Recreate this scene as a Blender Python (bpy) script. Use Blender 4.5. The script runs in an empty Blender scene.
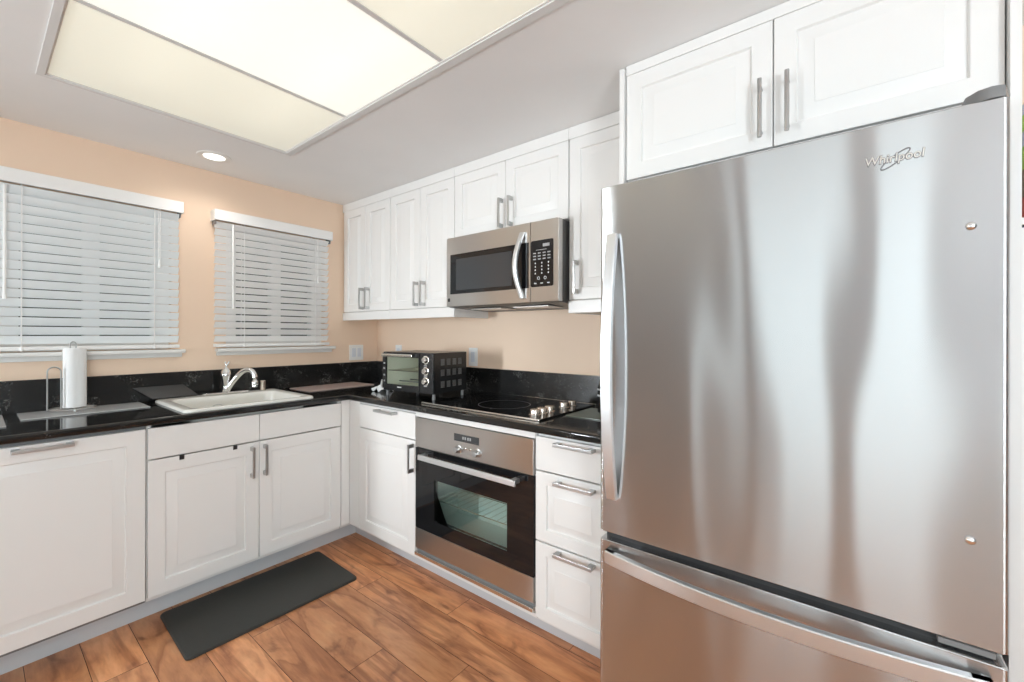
import bpy, bmesh, math, random
from mathutils import Vector, Matrix, Euler
random.seed(7)
PI = math.pi
SC = bpy.context.scene
COL = SC.collection

# ------------------------------------------------------------------ camera
cam_d = bpy.data.cameras.new('camera')
cam = bpy.data.objects.new('camera', cam_d)
COL.objects.link(cam)
cam_d.sensor_width = 36.0
cam_d.lens = 425.48 / 1024 * 36
cam_d.shift_y = -6.68 / 1024
cam_d.clip_start = 0.02
cam.matrix_world = (Matrix.Translation((-2.0306, -2.9821, 1.2818))
                    @ Matrix.Rotation(math.radians(38.184 - 90), 4, 'Z')
                    @ Matrix.Rotation(PI / 2, 4, 'X')
                    @ Matrix.Rotation(0.00235, 4, 'Z'))
SC.camera = cam

# ------------------------------------------------------------------ world, exposure
SC.view_settings.view_transform = 'Standard'
SC.view_settings.look = 'None'
SC.view_settings.gamma = 1.0
SC.view_settings.use_curve_mapping = False
SC.view_settings.exposure = 0.15
SC.cycles.max_bounces = 10
SC.cycles.diffuse_bounces = 6
SC.cycles.glossy_bounces = 5
SC.cycles.transparent_max_bounces = 12
SC.cycles.sample_clamp_indirect = 6.0
world = bpy.data.worlds.new('overcast_sky')
SC.world = world
world.use_nodes = True
WORLD_STRENGTH = 3.0
bg = world.node_tree.nodes['Background']
bg.inputs['Color'].default_value = (0.87, 0.94, 1.0, 1)
bg.inputs['Strength'].default_value = WORLD_STRENGTH


def area_light(name, loc, rot, sx, sy, power, color=(1, 1, 1)):
    d = bpy.data.lights.new(name, 'AREA')
    d.shape = 'RECTANGLE'
    d.size, d.size_y = sx, sy
    d.energy = power
    d.color = color
    o = bpy.data.objects.new(name, d)
    o.location = loc
    o.rotation_euler = rot
    COL.objects.link(o)
    return o




def sky_portal(name, loc, rot, sx, sy):
    """Sampling guide in a door opening; adds no light of its own."""
    o = area_light(name, loc, rot, sx, sy, 1.0)
    o.data.cycles.is_portal = True


sky_portal('patio_door_portal', (-3.15, -5.60, 1.08), (math.radians(90), 0, 0), 2.1, 2.1)
# uplight added behind the camera, bounced off the ceiling to brighten the room
area_light('bounce_fill', (-3.3, -4.9, 1.2), (math.radians(158), 0, math.radians(-35)), 0.6, 0.8, 84, (0.86, 0.94, 1.0))
# unseen fill light added in the far left corner to brighten the oven wall
fill_lamp = area_light('side_fill', (-4.25, -0.27, 1.20), (0, 0, 0), 0.2, 0.9, 13, (0.86, 0.94, 1.0))
fill_lamp.rotation_euler = Vector((3.75, -1.25, 0.12)).to_track_quat('-Z', 'Y').to_euler()
fill_lamp.data.spread = math.radians(75)

# ------------------------------------------------------------------ dimensions (metres)
# room corner at the origin: window wall is y = 0, oven wall is x = 0
CEIL = 2.25
FACE = 0.605        # base door faces, distance from wall
EDGE = 0.625        # worktop front edge
TOE = 0.4917        # plinth
UP = 0.303          # upper door faces
CT = 0.914          # worktop top
BS = 1.066          # backsplash top
FRX = -0.765        # fridge front
LWX = -4.4          # left wall
BWY = -5.6          # wall behind the camera


# ------------------------------------------------------------------ materials
def principled(name, color, rough=0.5, metal=0.0, **kw):
    m = bpy.data.materials.new(name)
    m.use_nodes = True
    b = m.node_tree.nodes['Principled BSDF']
    b.inputs['Base Color'].default_value = (*color, 1)
    b.inputs['Roughness'].default_value = rough
    b.inputs['Metallic'].default_value = metal
    for k, v in kw.items():
        b.inputs[k].default_value = v
    return m


def nd(m, kind, **kw):
    n = m.node_tree.nodes.new(kind)
    for k, v in kw.items():
        setattr(n, k, v)
    return n


def lk(m, a, b):
    m.node_tree.links.new(a, b)


def obj_coords(m, scale=(1, 1, 1), loc=(0, 0, 0)):
    tc = nd(m, 'ShaderNodeTexCoord')
    mp = nd(m, 'ShaderNodeMapping')
    mp.inputs['Scale'].default_value = scale
    mp.inputs['Location'].default_value = loc
    lk(m, tc.outputs['Object'], mp.inputs['Vector'])
    return mp.outputs['Vector']


def noise(m, vec, scale, detail=3.0, rough=0.5):
    n = nd(m, 'ShaderNodeTexNoise')
    n.inputs['Scale'].default_value = scale
    n.inputs['Detail'].default_value = detail
    n.inputs['Roughness'].default_value = rough
    lk(m, vec, n.inputs['Vector'])
    return n.outputs['Fac']


def ramp(m, fac, stops):
    r = nd(m, 'ShaderNodeValToRGB')
    e = r.color_ramp.elements
    while len(e) < len(stops):
        e.new(0.5)
    for i, (p, c) in enumerate(stops):
        e[i].position = p
        e[i].color = (*c, 1)
    lk(m, fac, r.inputs['Fac'])
    return r.outputs['Color']


def bump(m, height, strength, dist):
    b = nd(m, 'ShaderNodeBump')
    b.inputs['Strength'].default_value = strength
    b.inputs['Distance'].default_value = dist
    lk(m, height, b.inputs['Height'])
    lk(m, b.outputs['Normal'], m.node_tree.nodes['Principled BSDF'].inputs['Normal'])


def paint(name, color, rough=0.5, bumpy=0.0, var=0.015, bscale=180):
    m = principled(name, color, rough)
    v = obj_coords(m)
    lo = tuple(c * (1 - var) for c in color)
    hi = tuple(min(1, c * (1 + var)) for c in color)
    lk(m, ramp(m, noise(m, v, 2.5), [(0.3, lo), (0.7, hi)]), m.node_tree.nodes['Principled BSDF'].inputs['Base Color'])
    if bumpy:
        bump(m, noise(m, v, bscale, 2), bumpy, 0.002)
    return m


def steel(name, color, rough, aniso=0.0, waves=0.0, grain=0.0):
    m = principled(name, color, rough, 1.0)
    b = m.node_tree.nodes['Principled BSDF']
    if aniso:
        b.inputs['Anisotropic'].default_value = aniso
        t = nd(m, 'ShaderNodeCombineXYZ')
        t.inputs['Z'].default_value = 1.0
        lk(m, t.outputs['Vector'], b.inputs['Tangent'])
    if waves:
        v = obj_coords(m, (1.0, 1.0, 0.28))
        bump(m, noise(m, v, 3.2, 0.0, 0.3), waves, 0.03)
    v2 = obj_coords(m, (4, 4, 700))
    mr = nd(m, 'ShaderNodeMapRange')
    mr.inputs['To Min'].default_value = rough * 0.85
    mr.inputs['To Max'].default_value = rough * 1.15
    lk(m, noise(m, v2, 1.0, 2), mr.inputs['Value'])
    lk(m, mr.outputs['Result'], b.inputs['Roughness'])
    return m


def long_brushed_steel(name, color, alpha_h, alpha_v, waves):
    """Sheet steel brushed sideways: reflections smear far up and down, little sideways; the sheet is faintly wavy."""
    m = bpy.data.materials.new(name)
    m.use_nodes = True
    nt = m.node_tree
    nt.nodes.remove(nt.nodes['Principled BSDF'])
    g = nd(m, 'ShaderNodeBsdfAnisotropic')
    g.distribution = 'BECKMANN'
    g.inputs['Color'].default_value = (*color, 1)
    a = math.sqrt(alpha_h * alpha_v)
    g.inputs['Roughness'].default_value = math.sqrt(a)
    g.inputs['Anisotropy'].default_value = -(1 - a / alpha_v)
    t = nd(m, 'ShaderNodeCombineXYZ')
    t.inputs['Z'].default_value = 1.0
    lk(m, t.outputs['Vector'], g.inputs['Tangent'])
    v = obj_coords(m, (1.0, 1.0, 0.30), (0.0, 0.0, 0.0))
    b = nd(m, 'ShaderNodeBump')
    b.inputs['Strength'].default_value = waves
    b.inputs['Distance'].default_value = 0.03
    lk(m, noise(m, v, 3.6, 0.6, 0.4), b.inputs['Height'])
    lk(m, b.outputs['Normal'], g.inputs['Normal'])
    lk(m, g.outputs['BSDF'], nt.nodes['Material Output'].inputs['Surface'])
    return m


def thin_glass(name, tint=(1, 1, 1), gloss=0.1, rough=0.0):
    m = bpy.data.materials.new(name)
    m.use_nodes = True
    nt = m.node_tree
    nt.nodes.remove(nt.nodes['Principled BSDF'])
    tr = nd(m, 'ShaderNodeBsdfTransparent')
    tr.inputs['Color'].default_value = (*tint, 1)
    gl = nd(m, 'ShaderNodeBsdfGlossy')
    gl.inputs['Roughness'].default_value = rough
    fr = nd(m, 'ShaderNodeLayerWeight')
    fr.inputs['Blend'].default_value = gloss
    mx = nd(m, 'ShaderNodeMixShader')
    lk(m, fr.outputs['Fresnel'], mx.inputs['Fac'])
    lk(m, tr.outputs['BSDF'], mx.inputs[1])
    lk(m, gl.outputs['BSDF'], mx.inputs[2])
    lk(m, mx.outputs['Shader'], nt.nodes['Material Output'].inputs['Surface'])
    return m


def emitter(name, color, strength):
    m = bpy.data.materials.new(name)
    m.use_nodes = True
    nt = m.node_tree
    b = nt.nodes['Principled BSDF']
    b.inputs['Base Color'].default_value = (0.8, 0.8, 0.8, 1)
    b.inputs['Emission Color'].default_value = (*color, 1)
    b.inputs['Emission Strength'].default_value = strength
    return m


def diffuser_mat(name, tint, strength):
    """Prismatic acrylic light panel: lets the tubes behind it glow through."""
    m = bpy.data.materials.new(name)
    m.use_nodes = True
    nt = m.node_tree
    nt.nodes.remove(nt.nodes['Principled BSDF'])
    tl = nd(m, 'ShaderNodeBsdfTranslucent')
    tl.inputs['Color'].default_value = (*tint, 1)
    df = nd(m, 'ShaderNodeBsdfDiffuse')
    df.inputs['Color'].default_value = (*tint, 1)
    mx = nd(m, 'ShaderNodeMixShader')
    mx.inputs['Fac'].default_value = 0.35
    lk(m, tl.outputs['BSDF'], mx.inputs[1])
    lk(m, df.outputs['BSDF'], mx.inputs[2])
    em = nd(m, 'ShaderNodeEmission')
    em.inputs['Color'].default_value = (*tint, 1)
    em.inputs['Strength'].default_value = strength
    ad = nd(m, 'ShaderNodeAddShader')
    lk(m, mx.outputs['Shader'], ad.inputs[0])
    lk(m, em.outputs['Emission'], ad.inputs[1])
    lk(m, ad.outputs['Shader'], nt.nodes['Material Output'].inputs['Surface'])
    return m


def frosted_mat(name, tint):
    m = bpy.data.materials.new(name)
    m.use_nodes = True
    nt = m.node_tree
    nt.nodes.remove(nt.nodes['Principled BSDF'])
    tl = nd(m, 'ShaderNodeBsdfTranslucent')
    tl.inputs['Color'].default_value = (*tint, 1)
    lk(m, tl.outputs['BSDF'], nt.nodes['Material Output'].inputs['Surface'])
    return m


M = {}
M['wall'] = paint('peach_wall_paint', (0.90, 0.69, 0.525), 0.6, 0.12)
M['room_wall'] = paint('warm_white_wall_paint', (0.82, 0.81, 0.79), 0.6, 0.1)
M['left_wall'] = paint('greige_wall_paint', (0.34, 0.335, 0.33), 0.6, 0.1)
M['ceiling'] = paint('ceiling_paint', (0.86, 0.86, 0.855), 0.7, 0.15, 0.02, 240)
M['cabinet'] = paint('white_cabinet_lacquer', (0.86, 0.85, 0.83), 0.28, 0, 0.006)
M['cabinet_inside'] = paint('white_melamine', (0.82, 0.81, 0.79), 0.4)
M['plinth'] = paint('light_grey_plinth', (0.62, 0.64, 0.66), 0.4)
M['trim'] = paint('white_trim_paint', (0.84, 0.83, 0.80), 0.35)
M['trim_light'] = paint('ceiling_trim_paint', (0.74, 0.74, 0.73), 0.5)
M['blind_daylit'] = paint('blind_slat_daylit', (0.90, 0.94, 0.95), 0.4)  # bluish daylight on the left blind is put into the slat colour
M['blind'] = paint('blind_white', (0.93, 0.925, 0.91), 0.4)
M['vinyl'] = paint('window_vinyl', (0.85, 0.85, 0.84), 0.35)
M['fridge'] = long_brushed_steel('fridge_brushed_steel', (0.655, 0.66, 0.665), 0.011, 0.28, 0.55)
M['fridge_bar'] = steel('fridge_handle_steel', (0.78, 0.80, 0.81), 0.36, 0.3)
M['steel'] = long_brushed_steel('brushed_steel', (0.62, 0.605, 0.59), 0.03, 0.22, 0.04)
M['nickel'] = steel('brushed_nickel', (0.54, 0.54, 0.535), 0.30)
M['chrome'] = steel('chrome', (0.85, 0.85, 0.85), 0.07)
M['bright_steel'] = steel('bright_steel_trim', (0.80, 0.77, 0.72), 0.2)
M['grey_plastic'] = paint('grey_plastic', (0.20, 0.20, 0.20), 0.45)
M['mid_plastic'] = paint('mid_grey_plastic', (0.22, 0.22, 0.22), 0.45)
M['vent_grey'] = paint('vent_grey', (0.17, 0.17, 0.165), 0.4)
M['dark_plastic'] = paint('dark_plastic', (0.025, 0.025, 0.026), 0.35)
M['black_enamel'] = paint('black_enamel', (0.016, 0.016, 0.017), 0.25)
M['black_glass'] = principled('black_glass', (0.010, 0.010, 0.011), 0.04)
M['dark_grey'] = paint('dark_grey_metal', (0.10, 0.10, 0.10), 0.4)
M['oven_glass'] = thin_glass('oven_window_glass', (0.90, 0.95, 0.93), 0.22)
M['smoke_glass'] = thin_glass('smoked_glass', (0.13, 0.13, 0.13), 0.16)
M['toaster_glass'] = thin_glass('toaster_glass', (0.97, 0.985, 0.96), 0.10)
M['pane'] = thin_glass('window_glass', (0.92, 0.95, 0.94), 0.1)
M['frosted'] = frosted_mat('frosted_door_glass', (0.90, 0.93, 0.97))
M['cavity'] = paint('grey_oven_enamel', (0.74, 0.80, 0.77), 0.35)
M['toaster_cavity'] = paint('zinc_toaster_lining', (0.78, 0.78, 0.70), 0.35)
M['porcelain'] = paint('white_porcelain', (0.86, 0.85, 0.80), 0.12, 0, 0.005)
M['paper'] = paint('white_paper', (0.86, 0.86, 0.85), 0.85, 0.2, 0.01, 90)
M['white_plastic'] = paint('white_plastic', (0.92, 0.92, 0.91), 0.35)
M['blue_plastic'] = paint('pale_blue_white_plastic', (0.74, 0.78, 0.84), 0.35)
M['glass_board'] = paint('frosted_glass_board', (0.60, 0.61, 0.61), 0.14)
M['green_board'] = paint('greenish_glass_board', (0.22, 0.25, 0.20), 0.12)
M['pink_board'] = paint('pinkish_board', (0.56, 0.44, 0.40), 0.35, 0, 0.05)
M['board_black'] = paint('black_tray_plastic', (0.032, 0.033, 0.034), 0.3)
M['mat'] = paint('charcoal_foam_mat', (0.036, 0.036, 0.032), 0.62, 0.25, 0.1, 160)
M['white_mark'] = paint('white_print', (0.75, 0.75, 0.75), 0.5)
M['ring_big'] = paint('grey_ring_print', (0.09, 0.09, 0.095), 0.3)
M['ring_dim'] = paint('dim_ring_print', (0.022, 0.022, 0.022), 0.2)
M['grey_mark'] = paint('grey_print', (0.35, 0.35, 0.35), 0.5)
M['lcd'] = paint('display_window', (0.05, 0.052, 0.055), 0.12)
M['cream_metal'] = steel('warm_chrome', (0.78, 0.70, 0.62), 0.22)
M['fence'] = paint('dark_fence_boards', (0.035, 0.037, 0.035), 0.8)
M['carpet'] = paint('grey_beige_carpet', (0.55, 0.53, 0.51), 0.9, 0.4, 0.05, 300)
M['ground'] = paint('patio_concrete', (0.42, 0.41, 0.39), 0.9)
M['lid_red'] = paint('red_card', (0.42, 0.02, 0.02), 0.4)
M['print_green'] = paint('green_print', (0.28, 0.55, 0.03), 0.4, 0, 0.35)
M['print_blue'] = paint('grey_blue_print', (0.45, 0.48, 0.60), 0.4, 0, 0.35)
M['print_brown'] = paint('brown_print', (0.16, 0.11, 0.06), 0.4, 0, 0.4)
M['diffuser_warm'] = diffuser_mat('cream_light_panel', (0.97, 0.96, 0.905), 0.12)
M['diffuser_white'] = diffuser_mat('white_light_panel', (0.97, 0.97, 0.94), 0.20)
M['tube'] = emitter('fluorescent_tube', (1.0, 0.99, 0.94), 0.85)
M['led'] = emitter('led_lens', (1.0, 0.98, 0.93), 2.0)


def make_granite(name, rough):
    m = principled(name, (0.012, 0.012, 0.012), rough)
    v = obj_coords(m)
    n1 = noise(m, v, 160, 2, 0.6)
    n2 = noise(m, v, 9, 3, 0.6)
    mul = nd(m, 'ShaderNodeMath', operation='MULTIPLY')
    lk(m, n1, mul.inputs[0])
    lk(m, n2, mul.inputs[1])
    c = ramp(m, mul.outputs[0], [(0.0, (0.008, 0.008, 0.008)), (0.33, (0.014, 0.0135, 0.013)), (0.42, (0.14, 0.14, 0.13))])
    lk(m, c, m.node_tree.nodes['Principled BSDF'].inputs['Base Color'])
    return m


def make_wood():
    m = principled('chestnut_laminate', (0.3, 0.13, 0.06), 0.33, **{'Coat Weight': 0.2, 'Coat Roughness': 0.18})
    b = m.node_tree.nodes['Principled BSDF']
    at = nd(m, 'ShaderNodeAttribute', attribute_name='tone')
    tc = nd(m, 'ShaderNodeTexCoord')
    off = nd(m, 'ShaderNodeVectorMath', operation='MULTIPLY_ADD')
    off.inputs[1].default_value = (31.0, 17.0, 5.0)
    lk(m, at.outputs['Color'], off.inputs[0])
    lk(m, tc.outputs['Object'], off.inputs[2])
    mp = nd(m, 'ShaderNodeMapping')
    mp.inputs['Scale'].default_value = (1.0, 0.16, 1.0)
    lk(m, off.outputs['Vector'], mp.inputs['Vector'])
    grain = noise(m, mp.outputs['Vector'], 24, 6, 0.62)
    mp2 = nd(m, 'ShaderNodeMapping')
    mp2.inputs['Scale'].default_value = (1.0, 0.38, 1.0)
    lk(m, off.outputs['Vector'], mp2.inputs['Vector'])
    blot = nd(m, 'ShaderNodeTexNoise')
    blot.inputs['Scale'].default_value = 9.0
    blot.inputs['Detail'].default_value = 4.0
    blot.inputs['Distortion'].default_value = 1.4
    lk(m, mp2.outputs['Vector'], blot.inputs['Vector'])
    base = ramp(m, grain, [(0.28, (0.52, 0.215, 0.09)), (0.5, (0.78, 0.36, 0.165)), (0.75, (0.93, 0.50, 0.25))])
    dark = ramp(m, blot.outputs['Fac'], [(0.30, (0.50, 0.42, 0.38)), (0.42, (0.86, 0.82, 0.80)), (0.56, (1, 1, 1)), (0.8, (1.10, 1.08, 1.04))])
    mx = nd(m, 'ShaderNodeMix', data_type='RGBA', blend_type='MULTIPLY')
    mx.inputs['Factor'].default_value = 1.0
    lk(m, base, mx.inputs['A'])
    lk(m, dark, mx.inputs['B'])
    # whole-plank tone
    sep = nd(m, 'ShaderNodeSeparateColor')
    lk(m, at.outputs['Color'], sep.inputs['Color'])
    tone = ramp(m, sep.outputs['Red'], [(0.0, (0.74, 0.71, 0.68)), (1.0, (1.12, 1.10, 1.10))])
    mx2 = nd(m, 'ShaderNodeMix', data_type='RGBA', blend_type='MULTIPLY')
    mx2.inputs['Factor'].default_value = 1.0
    lk(m, mx.outputs['Result'], mx2.inputs['A'])
    lk(m, tone, mx2.inputs['B'])
    # dark mineral streaks / knots
    vo = nd(m, 'ShaderNodeTexNoise')
    vo.inputs['Scale'].default_value = 5.5
    vo.inputs['Detail'].default_value = 5.0
    vo.inputs['Distortion'].default_value = 1.0
    mp3 = nd(m, 'ShaderNodeMapping')
    mp3.inputs['Scale'].default_value = (1.0, 0.13, 1.0)
    lk(m, off.outputs['Vector'], mp3.inputs['Vector'])
    lk(m, mp3.outputs['Vector'], vo.inputs['Vector'])
    st = ramp(m, vo.outputs['Fac'], [(0.42, (1, 1, 1)), (0.50, (0.55, 0.44, 0.36)), (0.525, (1, 1, 1))])
    mx3 = nd(m, 'ShaderNodeMix', data_type='RGBA', blend_type='MULTIPLY')
    mx3.inputs['Factor'].default_value = 0.75
    lk(m, mx2.outputs['Result'], mx3.inputs['A'])
    lk(m, st, mx3.inputs['B'])
    lk(m, mx3.outputs['Result'], b.inputs['Base Color'])
    bump(m, grain, 0.12, 0.002)
    return m


M['granite'] = make_granite('black_granite', 0.09)
M['granite_splash'] = make_granite('black_granite_splash', 0.2)
M['wood'] = make_wood()
M['seam'] = paint('plank_seam', (0.05, 0.022, 0.012), 0.7)


# ------------------------------------------------------------------ mesh helpers
class MB:
    """Collects shapes and links them as ONE mesh object."""

    def __init__(self):
        self.bm = bmesh.new()

    def _take(self, tmp, mat=None):
        if mat is not None:
            tmp.transform(mat)
        me = bpy.data.meshes.new('tmp')
        tmp.to_mesh(me)
        tmp.free()
        self.bm.from_mesh(me)
        bpy.data.meshes.remove(me)
        return self

    def box(self, x0, x1, y0, y1, z0, z1, bev=0.0, seg=2, mat=None):
        t = bmesh.new()
        bmesh.ops.create_cube(t, size=1.0)
        x0, x1 = min(x0, x1), max(x0, x1)
        y0, y1 = min(y0, y1), max(y0, y1)
        z0, z1 = min(z0, z1), max(z0, z1)
        for v in t.verts:
            v.co = Vector((x0 + (v.co.x + .5) * (x1 - x0), y0 + (v.co.y + .5) * (y1 - y0), z0 + (v.co.z + .5) * (z1 - z0)))
        if bev:
            bmesh.ops.bevel(t, geom=t.edges[:], offset=bev, segments=seg, profile=0.5, affect='EDGES')
        return self._take(t, mat)

    def cyl(self, p0, p1, r0, r1=None, seg=24, bev=0.0):
        r1 = r0 if r1 is None else r1
        p0, p1 = Vector(p0), Vector(p1)
        d = p1 - p0
        t = bmesh.new()
        bmesh.ops.create_cone(t, cap_ends=True, segments=seg, radius1=r0, radius2=r1, depth=d.length)
        if bev:
            es = [e for e in t.edges if abs(e.verts[0].co.z - e.verts[1].co.z) < 1e-6]
            bmesh.ops.bevel(t, geom=es, offset=bev, segments=2, profile=0.5, affect='EDGES')
        q = Vector((0, 0, 1)).rotation_difference(d.normalized())
        return self._take(t, Matrix.Translation((p0 + p1) / 2) @ q.to_matrix().to_4x4())

    def tube(self, pts, r, seg=10, closed=False, caps=True):
        """Round tube along a polyline; r may be a list."""
        pts = [Vector(p) for p in pts]
        n = len(pts)
        rr = r if isinstance(r, (list, tuple)) else [r] * n
        t = bmesh.new()
        rings = []
        prev = None
        for i, p in enumerate(pts):
            if closed:
                tan = (pts[(i + 1) % n] - pts[i - 1]).normalized()
            else:
                tan = (pts[min(i + 1, n - 1)] - pts[max(i - 1, 0)]).normalized()
            if prev is None:
                a = Vector((0, 0, 1)) if abs(tan.z) < 0.9 else Vector((1, 0, 0))
                nrm = tan.cross(a).normalized()
            else:
                nrm = (prev - tan * prev.dot(tan)).normalized()
            prev = nrm
            bi = tan.cross(nrm)
            rings.append([t.verts.new(p + (nrm * math.cos(2 * PI * k / seg) + bi * math.sin(2 * PI * k / seg)) * rr[i]) for k in range(seg)])
        for i in range(n if closed else n - 1):
            a, b = rings[i], rings[(i + 1) % n]
            for k in range(seg):
                t.faces.new((a[k], a[(k + 1) % seg], b[(k + 1) % seg], b[k]))
        if caps and not closed:
            t.faces.new(rings[0][::-1])
            t.faces.new(rings[-1])
        bmesh.ops.recalc_face_normals(t, faces=t.faces[:])
        return self._take(t)

    def lathe(self, prof, center=(0, 0, 0), seg=32, axis='Z'):
        """prof: list of (radius, height)."""
        t = bmesh.new()
        rings = []
        for r, h in prof:
            if r < 1e-5:
                rings.append([t.verts.new((0, 0, h))])
            else:
                rings.append([t.verts.new((r * math.cos(2 * PI * k / seg), r * math.sin(2 * PI * k / seg), h)) for k in range(seg)])
        for a, b in zip(rings, rings[1:]):
            for k in range(seg):
                k2 = (k + 1) % seg
                if len(a) == 1 and len(b) == 1:
                    continue
                if len(a) == 1:
                    t.faces.new((a[0], b[k], b[k2]))
                elif len(b) == 1:
                    t.faces.new((a[k], a[k2], b[0]))
                else:
                    t.faces.new((a[k], a[k2], b[k2], b[k]))
        bmesh.ops.recalc_face_normals(t, faces=t.faces[:])
        mat = Matrix.Translation(center)
        if axis == 'X-':
            mat = mat @ Matrix.Rotation(-PI / 2, 4, 'Y')
        elif axis == 'Y-':
            mat = mat @ Matrix.Rotation(PI / 2, 4, 'X')
        return self._take(t, mat)

    def loops(self, loops, cap0=True, cap1=True):
        """Skin a list of equal-length closed vertex loops."""
        t = bmesh.new()
        rs = [[t.verts.new(p) for p in lp] for lp in loops]
        n = len(rs[0])
        for a, b in zip(rs, rs[1:]):
            for k in range(n):
                t.faces.new((a[k], a[(k + 1) % n], b[(k + 1) % n], b[k]))
        if cap0:
            t.faces.new(rs[0][::-1])
        if cap1:
            t.faces.new(rs[-1])
        bmesh.ops.recalc_face_normals(t, faces=t.faces[:])
        return self._take(t)

    def prism(self, poly, axis, a0, a1, bev=0.0):
        """Extrude a 2D polygon along an axis: X (poly = y,z), Y (poly = x,z), Z (poly = x,y)."""
        def p3(u, v, w):
            return {'X': (w, u, v), 'Y': (u, w, v), 'Z': (u, v, w)}[axis]
        t = bmesh.new()
        A = [t.verts.new(p3(u, v, a0)) for u, v in poly]
        B = [t.verts.new(p3(u, v, a1)) for u, v in poly]
        n = len(poly)
        for k in range(n):
            t.faces.new((A[k], A[(k + 1) % n], B[(k + 1) % n], B[k]))
        t.faces.new(A[::-1])
        t.faces.new(B)
        bmesh.ops.recalc_face_normals(t, faces=t.faces[:])
        if bev:
            bmesh.ops.bevel(t, geom=t.edges[:], offset=bev, segments=2, profile=0.5, affect='EDGES')
        return self._take(t)

    def panel(self, x0, x1, z0, z1, yf, th=0.018, frame=0.06):
        """Cabinet front with a raised centre panel, front face at y = yf facing -y."""
        def rc(i, y):
            return [(x0 + i, y, z0 + i), (x1 - i, y, z0 + i), (x1 - i, y, z1 - i), (x0 + i, y, z1 - i)]
        w = min(x1 - x0, z1 - z0)
        f = min(frame, w * 0.21)
        r = min(0.042, w * 0.13)
        lp = [rc(0, yf + th), rc(0, yf + 0.003), rc(0.001, yf + 0.001), rc(0.003, yf), rc(f - 0.004, yf), rc(f, yf + 0.002),
              rc(f + 0.003, yf + 0.0105), rc(f + 0.007, yf + 0.011), rc(f + r, yf + 0.0025), rc(f + r + 0.0015, yf + 0.0005)]
        return self.loops(lp)

    def slab_front(self, x0, x1, z0, z1, yf, th=0.018):
        return self.box(x0, x1, yf, yf + th, z0, z1, 0.002, 2)

    def build(self, name, mat, parent=None, smooth=40.0, loc=None):
        me = bpy.data.meshes.new(name)
        bmesh.ops.remove_doubles(self.bm, verts=self.bm.verts[:], dist=1e-6)
        self.bm.to_mesh(me)
        self.bm.free()
        me.materials.append(mat)
        if smooth:
            for p in me.polygons:
                p.use_smooth = True
            me.set_sharp_from_angle(angle=math.radians(smooth))
        o = bpy.data.objects.new(name, me)
        COL.objects.link(o)
        if smooth:
            wn = o.modifiers.new('weighted_normals', 'WEIGHTED_NORMAL')
            wn.weight = 100
            wn.keep_sharp = True
        if parent is not None:
            o.parent = parent
        if loc is not None:
            o.location = loc
        return o


def grid_solid(xs, ys, keep, z0, z1, axis='Z', edge_bevel=None):
    """Solid made of the grid cells for which keep(cx, cy); holes stay open. Returns a MB."""
    def p3(u, v, w):
        return {'X': (w, u, v), 'Y': (u, w, v), 'Z': (u, v, w)}[axis]
    t = bmesh.new()
    vs = {}

    def V(i, j, k):
        if (i, j, k) not in vs:
            vs[(i, j, k)] = t.verts.new(p3(xs[i], ys[j], (z0, z1)[k]))
        return vs[(i, j, k)]
    nx, ny = len(xs) - 1, len(ys) - 1
    on = {(i, j): keep((xs[i] + xs[i + 1]) / 2, (ys[j] + ys[j + 1]) / 2) for i in range(nx) for j in range(ny)}
    for (i, j), k in on.items():
        if not k:
            continue
        t.faces.new((V(i, j, 1), V(i + 1, j, 1), V(i + 1, j + 1, 1), V(i, j + 1, 1)))
        t.faces.new((V(i, j, 0), V(i, j + 1, 0), V(i + 1, j + 1, 0), V(i + 1, j, 0)))
        if not on.get((i - 1, j)):
            t.faces.new((V(i, j, 0), V(i, j, 1), V(i, j + 1, 1), V(i, j + 1, 0)))
        if not on.get((i + 1, j)):
            t.faces.new((V(i + 1, j, 0), V(i + 1, j + 1, 0), V(i + 1, j + 1, 1), V(i + 1, j, 1)))
        if not on.get((i, j - 1)):
            t.faces.new((V(i, j, 0), V(i + 1, j, 0), V(i + 1, j, 1), V(i, j, 1)))
        if not on.get((i, j + 1)):
            t.faces.new((V(i, j + 1, 0), V(i, j + 1, 1), V(i + 1, j + 1, 1), V(i + 1, j + 1, 0)))
    bmesh.ops.recalc_face_normals(t, faces=t.faces[:])
    if edge_bevel:
        sel, off, seg = edge_bevel
        es = [e for e in t.edges if sel(e.verts[0].co, e.verts[1].co)]
        bmesh.ops.bevel(t, geom=es, offset=off, segments=seg, profile=0.5, affect='EDGES')
    mb = MB()
    mb._take(t)
    return mb


def thing(name, label, cat, loc=(0, 0, 0), rotz=0.0, group=None):
    o = bpy.data.objects.new(name, None)
    COL.objects.link(o)
    o.empty_display_size = 0.05
    o.location = loc
    o.rotation_euler = (0, 0, rotz)
    o['label'] = label
    o['category'] = cat
    if group:
        o['group'] = group
    return o


def tag(o, label, cat, group=None):
    o['label'] = label
    o['category'] = cat
    if group:
        o['group'] = group
    return o


def struct(o, label=None):
    o['kind'] = 'structure'
    if label:
        o['label'] = label
    return o


def rrect(x0, x1, y0, y1, r, z, n=6):
    """Rounded rectangle loop at height z."""
    pts = []
    for cx, cy, a0 in ((x1 - r, y1 - r, 0), (x0 + r, y1 - r, 90), (x0 + r, y0 + r, 180), (x1 - r, y0 + r, 270)):
        for k in range(n + 1):
            a = math.radians(a0 + 90 * k / n)
            pts.append((cx + r * math.cos(a), cy + r * math.sin(a), z))
    return pts


OVEN_WALL = -PI / 2   # local x runs towards the camera (-y), local -y faces into the room (-x)


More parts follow.
